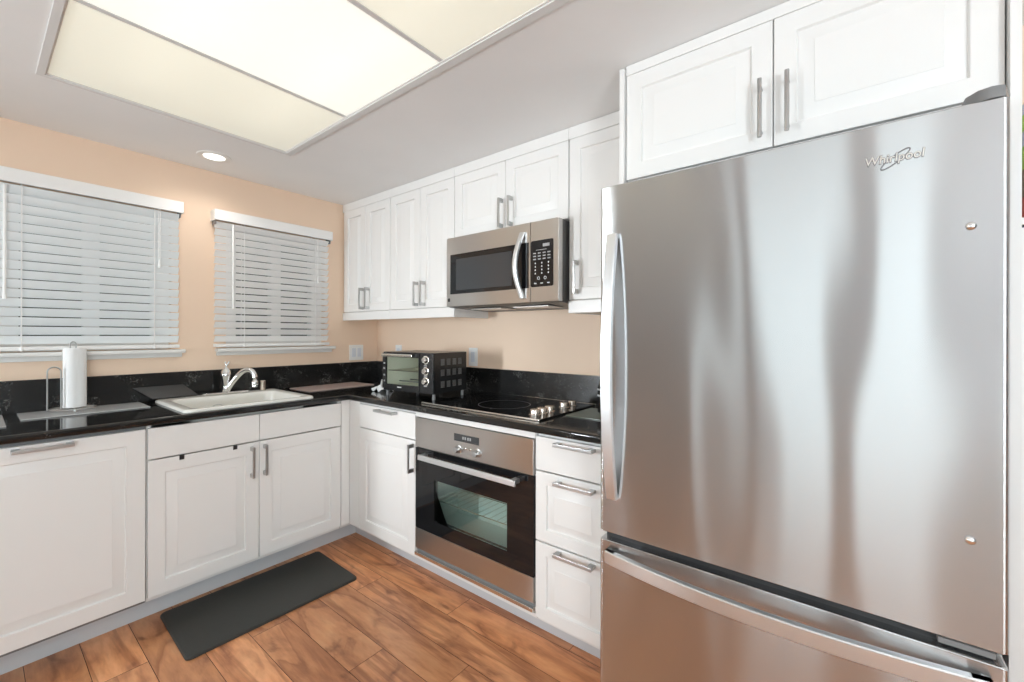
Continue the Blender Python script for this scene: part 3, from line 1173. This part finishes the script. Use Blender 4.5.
# brand badge: letters and a slanted ring
def badge_text(name, offset, y, mat):
    tx = bpy.data.curves.new('txt', 'FONT')
    tx.body = 'Whirlpool'
    tx.size = .0262
    tx.extrude = .0006
    tx.align_x = 'CENTER'
    tx.align_y = 'CENTER'
    tx.shear = .12
    tx.offset = offset
    to = bpy.data.objects.new('txt', tx)
    COL.objects.link(to)
    bpy.context.view_layer.update()
    me = bpy.data.meshes.new_from_object(to.evaluated_get(bpy.context.evaluated_depsgraph_get()))
    bpy.data.objects.remove(to)
    me.transform(Matrix.Rotation(PI / 2, 4, 'X'))
    xs_ = [v.co.x for v in me.vertices]
    me.transform(Matrix.Diagonal(((.098 + 2 * offset) / (max(xs_) - min(xs_)), 1, 1, 1)))
    me.materials.clear()
    me.materials.append(M[mat])
    lg = bpy.data.objects.new(name, me)
    COL.objects.link(lg)
    lg.parent = door
    lg.location = (3.063 - fm, y, 1.675)


badge_text('logo_outline', .0011, FY - .0009, 'grey_plastic')
badge_text('logo_letters', .0001, FY - .0017, 'bright_steel')
ring = []
for k in range(40):
    a = 2 * PI * k / 40
    u, v = .030 * math.cos(a), .0075 * math.sin(a)
    ca, sa = math.cos(math.radians(38)), math.sin(math.radians(38))
    ring.append((3.066 - fm + u * ca - v * sa, FY - .001, 1.672 + u * sa + v * ca))
MB().tube(ring, .0013, 8, True).build('logo_ring', M['grey_plastic'], door)

# ------------------------------------------------------------------ microwave
MS0, MS1 = 1.218, 1.953
mm = (MS0 + MS1) / 2
mw = (MS1 - MS0) / 2
MZ0, MZ1 = 1.432, 1.817
MY = -.381
mv = thing('microwave', 'stainless over the range microwave with black keypad, mounted under a short cabinet', 'microwave', (0, -mm, 0), OVEN_WALL)
MB().box(-mw + .004, mw - .004, -.345, -.003, MZ0 + .012, MZ1, .002).build('body', M['dark_grey'], mv)
sx = 1.795 - mm
# door: steel frame with a dark window
gx0, gx1, gz0, gz1 = 1.246 - mm, 1.786 - mm, 1.503, 1.722
md = grid_solid([-mw, gx0, gx1, sx - .001], [MZ0 + .004, gz0, gz1, MZ1 - .001], lambda x, z: not (gx0 < x < gx1 and gz0 < z < gz1), MY, -.346, 'Y',
                None).build('door', M['steel'], mv, smooth=0)
MB().box(gx0 + .0003, gx1 - .0003, MY + .0015, -.347, gz0 + .0003, gz1 - .0003).build('window', M['black_glass'], md, smooth=0)
MB().box(gx0 + .045, gx1 - .105, MY + .0008, MY + .0014, gz0 + .020, gz1 - .028).build('window_mesh', M['lcd'], md, smooth=0)
hp = []
for i in range(25):
    t = i / 24
    z = 1.455 + t * (1.773 - 1.455)
    o = .014 + .032 * math.sin(PI * t)
    cx = 1.752 - mm - .022 * math.sin(PI * t)
    hp.append([(cx - .013, MY - o + .014, z), (cx - .013, MY - o + .003, z), (cx - .008, MY - o, z), (cx + .008, MY - o, z), (cx + .013, MY - o + .003, z), (cx + .013, MY - o + .014, z)])
MB().loops(hp).build('handle', M['fridge_bar'], md)
MB().box(-mw + .010, -mw + .027, MY - .0006, MY - .0001, 1.462, 1.481).build('badge', M['dark_plastic'], md, smooth=0)
pf = MB().box(sx + .001, mw, MY, -.346, MZ0 + .004, MZ1 - .001, .0015).build('control_panel', M['steel'], mv)
kx0, kx1 = 1.799 - mm, 1.925 - mm
kp = rrect(kx0, kx1, 1.506, 1.724, .008, 0)
MB().loops([[(x, MY - .0002, z) for x, z, _ in kp], [(x, MY - .0016, z) for x, z, _ in kp]]).build('keypad', M['black_glass'], pf)
MB().box(1.868 - mm, 1.905 - mm, MY - .0024, MY - .0017, 1.692, 1.706).build('clock_display', M['grey_mark'], pf, smooth=0)
mk = MB()
for j, z in enumerate((1.664, 1.650, 1.636)):
    for i in range(4):
        x = kx0 + .022 + i * .027
        mk.box(x - .008, x + .008, MY - .0020, MY - .0017, z - .003, z + .003)
mk.box(kx0 + .03, kx0 + .09, MY - .0020, MY - .0017, 1.677, 1.680)
mk.build('function_keys', M['grey_mark'], pf, smooth=0)
for j, z in enumerate((1.617, 1.601, 1.585, 1.569)):
    for i in range(3):
        x = kx0 + .026 + i * .037
        MB().box(x - .0028, x + .0028, MY - .0020, MY - .0017, z - .0034, z + .0034).build('number_key', M['white_mark'], pf, smooth=0)
for i, x in enumerate((kx0 + .026, kx0 + .063, kx0 + .100)):
    MB().box(x - .007, x + .007, MY - .0020, MY - .0017, 1.520, 1.524).build('bottom_key', M['white_mark'], pf, smooth=0)
for x in (kx0 + .045, kx0 + .082):
    MB().lathe([(.0075, 0), (.0075, .0004), (.0055, .0004), (.0055, 0)], (x, MY - .0016, 1.546), 20, 'Y-').build('round_key', M['white_mark'], pf)
ub = MB()
ub.prism([(-.344, MZ0 + .011), (-.374, MZ0 + .003), (-.35, MZ0 - .002), (-.02, MZ0 - .012), (-.004, MZ0 + .011)], 'X', -mw + .003, mw - .003)
ub.build('underside', M['dark_grey'], mv, smooth=0)
for a, b in ((-.26, -.04), (.04, .26)):
    MB().box(a, b, -.30, -.17, MZ0 - .0125, MZ0 - .0085).build('grease_filter', M['nickel'], mv, smooth=0)

# ------------------------------------------------------------------ cooktop
CS0, CS1 = 1.213, 1.968
cm = (CS0 + CS1) / 2
cw = (CS1 - CS0) / 2
ck = thing('cooktop', 'black ceramic glass cooktop with bright metal edge and five knobs', 'cooktop', (0, -cm, CT + .0006), OVEN_WALL)
CY0, CY1 = -.556, -.034
MB().box(-cw + .004, cw - .004, CY0 + .006, CY1 - .006, 0, .0075, .001).build('glass_top', M['black_glass'], ck)
MB().box(-cw, cw, CY0, CY0 + .006, 0, .0085, .0015).build('metal_trim', M['bright_steel'], ck)
MB().box(-cw, cw, CY1 - .006, CY1, 0, .0085, .0015).build('metal_trim', M['bright_steel'], ck)
for (x, y, r) in ((1.60 - cm, -.335, .135), (1.36 - cm, -.43, .075), (1.36 - cm, -.17, .095), (1.70 - cm, -.125, .07)):
    MB().lathe([(r, .0076), (r, .0079), (r - .003, .0079), (r - .003, .0076)], (x, y, 0), 56).build('burner_ring', M['ring_big'] if r > .13 else M['ring_dim'], ck)
for y in (-.478, -.424, -.362, -.228, -.155):
    k = MB().lathe([(.027, .0078), (.027, .012), (.024, .014), (.0235, .030), (.0205, .034), (0, .0345)], (1.892 - cm, y, 0), 28)
    k.build('knob', M['cream_metal'], ck)

# ------------------------------------------------------------------ sink and faucet
sk = thing('kitchen_sink', 'white porcelain drop in sink in the black worktop under the right window', 'sink', ((SX0 + SX1) / 2, (SY0 + SY1) / 2, CT))
w, h = (SX1 - SX0) / 2, (SY1 - SY0) / 2
bx, by0, by1 = w - .050, -h + .045, h - .085


def rl(x0, x1, y0, y1, r, z):
    return rrect(x0, x1, y0, y1, r, z, 6)


lp = [rl(-w + .034, w - .034, -h + .034, h - .034, .03, .0006),
      rl(-w, w, -h, h, .035, .0008), rl(-w, w, -h, h, .035, .006), rl(-w + .004, w - .004, -h + .004, h - .004, .033, .012), rl(-w + .012, w - .012, -h + .012, h - .012, .03, .015),
      rl(-bx - .006, bx + .006, by0 - .006, by1 + .006, .05, .013), rl(-bx, bx, by0, by1, .05, .006), rl(-bx + .006, bx - .006, by0 + .006, by1 - .006, .05, -.02),
      rl(-bx + .018, bx - .018, by0 + .018, by1 - .018, .05, -.165), rl(-bx + .05, bx - .05, by0 + .05, by1 - .05, .05, -.19)]
# outer underside of the bowl
under = [rl(-bx + .04, bx - .04, by0 + .04, by1 - .04, .05, -.20), rl(-w + .045, w - .045, -h + .045, by1 + .008, .05, -.16), rl(-w + .034, w - .034, -h + .034, h - .034, .03, -.010), lp[0]]
m = MB()
m.loops(lp, cap0=False, cap1=True)
m.loops(under[::1], cap0=True, cap1=False)
m.build('basin', M['porcelain'], sk, smooth=60)
MB().lathe([(0, .0), (.04, .0), (.044, .003), (.046, .0005)], (0, (by0 + by1) / 2, -.189), 28).build('drain', M['chrome'], sk)
ovf = []
for k in range(24):
    a = 2 * PI * k / 24
    ovf.append((.022 * math.cos(a) - .04, by1 - .0125, -.045 + .008 * math.sin(a)))
MB().tube(ovf, .0022, 6, True).build('overflow_ring', M['nickel'], sk)

fx, fy = -1.100, -.104
DZ = CT + .0155
fa = thing('kitchen_faucet', 'chrome single lever faucet with arched spout at the back of the sink', 'faucet', (fx, fy, DZ))
MB().loops([rrect(-.125, .125, -.026, .026, .0255, z) for z in (0, .006)] + [rrect(-.120, .120, -.022, .022, .0215, .010)]).build('deck_plate', M['chrome'], fa)
MB().lathe([(.024, .0105), (.025, .016), (.018, .024), (.0165, .05), (.021, .080), (.027, .102), (.027, .114), (.021, .135), (.011, .148), (.006, .156), (0, .157)], seg=32).build('body', M['chrome'], fa)
lv = MB()
lv.tube([(0, 0, .150), (.002, .002, .165), (-.004, .004, .186)], [.005, .0045, .003], 10)
lv.tube([(.001, .002, .160), (.008, .0, .172), (.016, -.002, .188)], [.0045, .004, .003], 10)
lv.build('lever', M['chrome'], fa)
sp = []
for p in ((.006, -.006, .022), (.018, -.022, .052), (.040, -.044, .095), (.058, -.060, .122), (.074, -.076, .136), (.090, -.092, .138), (.103, -.105, .128), (.110, -.112, .108), (.112, -.115, .092)):
    sp.append(Vector(p))
# smooth the polyline
for _ in range(2):
    q = [sp[0]]
    for a, b in zip(sp, sp[1:]):
        q += [a * .75 + b * .25, a * .25 + b * .75]
    q.append(sp[-1])
    sp = q
nn = len(sp)
MB().tube(sp, [.0155 - .001 * math.sin(PI * i / nn) for i in range(nn)], 16).build('spout', M['chrome'], fa)
MB().lathe([(.0125, .095), (.0125, .084), (.010, .080), (.017, .070), (.019, .062), (.019, .052), (.016, .048), (.0165, .040), (.012, .036), (0, .036)], (.112, -.115, 0), 24).build('aerator', M['chrome'], fa)
ag = MB().lathe([(.0205, 0), (.0205, .003), (.0165, .005), (.0165, .050), (.0180, .053), (.0180, .058), (.015, .061), (0, .062)], (-.900, -.104, DZ), 28).build('air_gap_cap', M['cream_metal'])
tag(ag, 'small warm toned metal air gap cap beside the faucet on the sink', 'air gap')

# ------------------------------------------------------------------ things on the worktop
CZ = CT + .0006
# glass boards
g1 = MB().box(-1.902, -1.478, -.262, -.028, CZ, CZ + .004, .001).build('glass_board', M['glass_board'])
tag(g1, 'long grey frosted glass board under the paper towel holder', 'board')
g2 = MB().box(-2.13, -1.945, -.405, -.030, CZ, CZ + .004, .001).build('glass_board', M['glass_board'])
tag(g2, 'grey frosted glass board cut off by the left edge of the photo', 'board')
g3 = MB().box(-.372, -.125, -2.26, -1.985, CZ, CZ + .004, .001).build('glass_board', M['green_board'])
tag(g3, 'greenish glass board between cooktop and refrigerator', 'board')
g4 = MB().loops([rrect(-.24, .24, -.135, .135, .012, z) for z in (0, .003)] + [rrect(-.239, .239, -.134, .134, .0115, .004)]).build('cutting_board', M['pink_board'])
g4.location = (-.468, -.172, CZ)
g4.rotation_euler = (0, 0, math.radians(2))
tag(g4, 'thin pinkish beige cutting board in the corner right of the sink', 'cutting board')

# dark board resting on the sink's rear corner and leaning back on the backsplash
q = [Vector(v) for v in ((-1.437, -.100, .9325), (-1.235, -.100, .9325), (-1.290, -.030, .992), (-1.505, -.030, .992))]
nv = (q[1] - q[0]).cross(q[3] - q[0]).normalized() * .005
dt = MB().loops([[tuple(v) for v in q], [tuple(v + nv) for v in q]]).build('dark_board', M['board_black'], smooth=0)
tag(dt, 'flat dark board leaning on the backsplash at the rear left sink corner', 'board')

# paper towel holder and roll
px, py = -1.733, -.118
ph = thing('paper_towel_holder', 'chrome wire paper towel holder on the grey glass board', 'paper towel holder', (px, py, CZ + .0056))
rg = [(.078 * math.cos(2 * PI * k / 48), .074 * math.sin(2 * PI * k / 48), .010) for k in range(48)]
b = MB().tube(rg, .0035, 8, True)
b.tube([(-.073, 0, .010), (.073, 0, .010)], .003, 8).tube([(0, -.073, .010), (0, .073, .010)], .003, 8)
b.build('base_ring', M['nickel'], ph)
for a in (30, 150, 270):
    MB().lathe([(0, 0), (.005, .001), (.006, .005), (.005, .009), (0, .010)], (.078 * math.cos(math.radians(a)), .078 * math.sin(math.radians(a)), 0), 12).build('foot', M['nickel'], ph)
lpz = [(-.009, 0, .012)] + [(-.009, 0, .29)] + [(-.011 * math.cos(PI * k / 10), 0, .305 + .016 * math.sin(PI * k / 10)) for k in range(11)] + [(.009, 0, .29), (.009, 0, .012)]
MB().tube(lpz, .0026, 8).build('post', M['nickel'], ph)
ar = [(-.084, -.02, .010), (-.084, -.02, .185)] + [(-.0625 - .0215 * math.cos(PI * k / 10), -.02, .185 + .022 * math.sin(PI * k / 10)) for k in range(11)] + [(-.041, -.02, .185), (-.041, -.02, .010)]
MB().tube(ar, .0028, 8).build('tension_arm', M['nickel'], ph)
pr = thing('paper_towel_roll', 'white paper towel roll standing on the wire holder', 'paper towels', (px, py, CZ + .0056 + .0145))
MB().lathe([(.0155, 0), (.0335, 0), (.034, .002), (.034, .276), (.0335, .278), (.0155, .278), (.0155, 0)], seg=48).build('roll', M['paper'], pr, smooth=30)
fl = []
for i in range(9):
    t = i / 8
    a = math.radians(-75 + 78 * t)
    r = .0346 + .011 * t
    fl.append((r * math.cos(a), r * math.sin(a)))
sh = MB()
o = [(x, y) for x, y in fl] + [(x * 1.02, y * 1.02) for x, y in fl[::-1]]
sh.prism(o, 'Z', .001, .277)
sh.build('loose_sheet', M['paper'], pr)

# crumpled white cloth left of the toaster
cl = bmesh.new()
N = 14
for i in range(N + 1):
    for j in range(N + 1):
        u, v = i / N - .5, j / N - .5
        r = math.hypot(u, v)
        z = .052 * max(0, 1 - 1.7 * r) + .012 * math.sin(11 * u + 2) * math.cos(9 * v) + .010 * math.sin(19 * v + 5 * u) + .012
        cl.verts.new((u * .085 + .010 * math.sin(8 * v), v * .10 + .008 * math.cos(10 * u), max(.0015, z)))
cl.verts.ensure_lookup_table()
for i in range(N):
    for j in range(N):
        a = i * (N + 1) + j
        cl.faces.new([cl.verts[k] for k in (a, a + 1, a + N + 2, a + N + 1)])
bmesh.ops.recalc_face_normals(cl, faces=cl.faces[:])
cb = MB()
cb._take(cl)
co = cb.build('crumpled_cloth', M['paper'], smooth=80)
sd = co.modifiers.new('thickness', 'SOLIDIFY')
sd.thickness = .0012
co.location = (-.395, -.640, CZ)
tag(co, 'small crumpled white cloth beside the left side of the toaster oven', 'cloth')

# toaster oven
TA = math.radians(5.5)
to = thing('toaster_oven', 'black countertop toaster oven with glass door and three knobs', 'toaster oven', (-.335, -.982, CZ), OVEN_WALL + TA)
tw, td, tz0, tz1 = .205, .142, .033, .262
tb = MB()
tb.box(-tw, -tw + .012, -td, td, tz0, tz1, .003).box(tw - .012, tw, -td, td, tz0, tz1, .003)
tb.box(-tw + .012, tw - .012, -td, td, tz1 - .012, tz1, .002).box(-tw + .012, tw - .012, -td, td, tz0, tz0 + .022, .002)
tb.box(-tw + .012, tw - .012, td - .012, td, tz0 + .022, tz1 - .012)
tb.build('body', M['black_enamel'], to)
ci = MB()
ci.box(-tw + .013, -tw + .016, -td + .012, td - .013, tz0 + .023, tz1 - .013).box(.100, .103, -td + .012, td - .013, tz0 + .023, tz1 - .013)
ci.box(-tw + .016, .100, td - .016, td - .013, tz0 + .023, tz1 - .013)
ci.box(-tw + .016, .100, -td + .012, td - .016, tz0 + .023, tz0 + .025).box(-tw + .016, .100, -td + .012, td - .016, tz1 - .016, tz1 - .013)
ci.build('lining', M['toaster_cavity'], to, smooth=0)
r = MB()
for z in (tz0 + .118,):
    for k in range(13):
        r.cyl((-tw + .03 + k * .0205, -td + .016, z), (-tw + .03 + k * .0205, td - .02, z), .0017, seg=6)
    r.cyl((-tw + .017, -td + .018, z), (.099, -td + .018, z), .0022, seg=6).cyl((-tw + .017, td - .022, z), (.099, td - .022, z), .0022, seg=6)
r.build('rack', M['bright_steel'], to)
r = MB()
r.cyl((-tw + .017, -.03, tz0 + .045), (.099, -.03, tz0 + .045), .004, seg=8).cyl((-tw + .017, .06, tz0 + .045), (.099, .06, tz0 + .045), .004, seg=8)
r.cyl((-tw + .017, 0, tz1 - .035), (.099, 0, tz1 - .035), .004, seg=8)
r.build('heating_elements', M['mid_plastic'], to)
# door
dx0, dx1, dz0, dz1 = -tw + .004, .104, tz0 + .014, tz1 - .006
td_ = grid_solid([dx0, dx0 + .030, dx1 - .008, dx1], [dz0, dz0 + .026, dz1 - .024, dz1], lambda x, z: not (dx0 + .030 < x < dx1 - .008 and dz0 + .026 < z < dz1 - .024), -td - .010, -td - .0005, 'Y').build('door', M['black_enamel'], to, smooth=0)
MB().box(dx0 + .0305, dx1 - .0085, -td - .007, -td - .004, dz0 + .0265, dz1 - .0245).build('glass', M['toaster_glass'], td_, smooth=0)
hd = MB().box(dx0 + .012, dx1 - .044, -td - .032, -td - .020, dz1 - .020, dz1 - .004, .003)
for x in (dx0 + .03, dx1 - .08):
    hd.box(x - .008, x + .008, -td - .0205, -td - .0102, dz1 - .017, dz1 - .007, .001)
hd.build('handle', M['bright_steel'], td_)
MB().box(-.075, -.040, -td - .0106, -td - .0101, dz0 + .008, dz0 + .014).build('badge', M['white_mark'], td_, smooth=0)
mk = MB()
for z in (.085, .12, .16, .19):
    mk.box(dx0 + .010, dx0 + .022, -td - .0106, -td - .0101, z, z + .010)
mk.build('printed_guide', M['grey_mark'], td_, smooth=0)
# controls
tp = MB().box(.106, tw - .001, -td - .008, -td - .0005, tz0 + .006, tz1 - .004, .002).build('control_panel', M['black_enamel'], to)
for z in (.222, .160, .104):
    MB().lathe([(.0235, 0), (.0235, .002), (.019, .003), (.017, .016), (.014, .019), (0, .0195)], (.150, -td - .0081, z), 28, 'Y-').build('knob', M['bright_steel'], tp)
for z in (.243, .191, .132, .078):
    MB().box(.136, .160, -td - .0086, -td - .0081, z - .003, z + .003).build('printed_label', M['grey_mark'], tp, smooth=0)
for sx_ in (-1, 1):
    for sy_ in (-1, 1):
        MB().cyl((sx_ * (tw - .018), sy_ * (td - .018), 0), (sx_ * (tw - .018), sy_ * (td - .018), tz0 + .002), .010, .008, 16).build('foot', M['mid_plastic'], to)
for row, z0 in enumerate((.066, .132, .192)):
    for c in range(4):
        y0 = -.088 + c * .050
        v = MB()
        for k in range(6):
            v.box(tw + .0002, tw + .0022, y0, y0 + .030, z0 + k * .0062, z0 + k * .0062 + .0034)
        v.build('side_vent', M['vent_grey'], to, smooth=0)

# dark bottle tucked against the refrigerator
bt = thing('dark_bottle', 'slim dark bottle with pale bands half hidden behind the refrigerator handle', 'bottle', (-.20, -2.092, CZ + .0056))
MB().lathe([(0, 0), (.030, 0), (.031, .004), (.031, .11), (.024, .135), (.014, .15), (.014, .175), (0, .176)], seg=28).build('glass', M['black_glass'], bt)
MB().lathe([(.0315, .074), (.0315, .082)], seg=28).lathe([(.0315, .102), (.0315, .110)], seg=28).build('band', M['white_mark'], bt)
MB().lathe([(.0148, .160), (.0155, .161), (.0155, .188), (.013, .19), (0, .19)], seg=20).build('cap', M['dark_plastic'], bt)


# ------------------------------------------------------------------ switches and outlets
def plate(name, label, cat, loc, rot, w, h, kind):
    r = thing(name, label, cat, loc, rot)
    MB().box(-w / 2, w / 2, -.006, -.0005, -h / 2, h / 2, .002).build('cover_plate', M['white_plastic'], r)
    n = 2 if kind == 'double' else 1
    for i in range(n):
        x = (i - (n - 1) / 2) * .046
        MB().box(x - .0165, x + .0165, -.0095, -.0061, -.033, .033, .0015).build('rocker' if cat == 'switch' else 'socket', M['blue_plastic'], r)
    return r


plate('light_switch', 'double rocker light switch on the window wall near the corner', 'switch', (-.189, 0, 1.139), 0, .117, .117, 'double')
plate('light_switch', 'single rocker switch on the oven wall just right of the toaster oven', 'switch', (0, -1.066, 1.134), OVEN_WALL, .076, .118, 'single')
plate('power_outlet', 'white outlet mostly hidden behind the toaster oven', 'outlet', (0, -.283, 1.139), OVEN_WALL, .076, .118, 'single')

# ------------------------------------------------------------------ floor mat
fmt = MB()
r0 = .022
fmt.loops([rrect(-.366, .366, -.213, .213, .02, z) for z in (.0, .008)] + [rrect(-.363, .363, -.210, .210, .02, .0125), rrect(-.352, .352, -.199, .199, .018, .0145)])
fo = fmt.build('floor_mat', M['mat'])
fo.location = (-1.140, -.757, .0005)
fo.rotation_euler = (0, 0, math.radians(-1.2))
tag(fo, 'charcoal rubber anti fatigue mat lying on the wood floor before the sink', 'floor mat')

# ------------------------------------------------------------------ right edge: low white cupboard with a food box on it
pc = thing('pantry_cupboard', 'white cupboard beyond the tall panel at the right edge of the photo', 'cupboard', (0, -3.62, 0), OVEN_WALL)
MB().box(-.325, .325, -.40, -.003, .0, 1.553, .002).build('body', M['cabinet'], pc)
MB().box(-.328, .328, -.402, -.003, 1.560, 1.578, .002).build('top', M['cabinet'], pc)
MB().box(-.32, .32, -.398, -.004, 1.553, 1.560).build('shadow_gap', M['dark_plastic'], pc, smooth=0)
fb = thing('printed_box', 'colourful green and red printed box standing on the white cupboard at the right edge', 'box', (-.26, -3.455, 1.5786), OVEN_WALL)
z = 0
for hgt, mk in ((.075, 'lid_red'), (.075, 'print_brown'), (.062, 'print_green'), (.04, 'print_blue'), (.045, 'print_green'), (.03, 'print_blue')):
    MB().box(-.10, .10, -.03, .03, z, z + hgt).build('printed_band', M[mk], fb, smooth=0)
    z += hgt
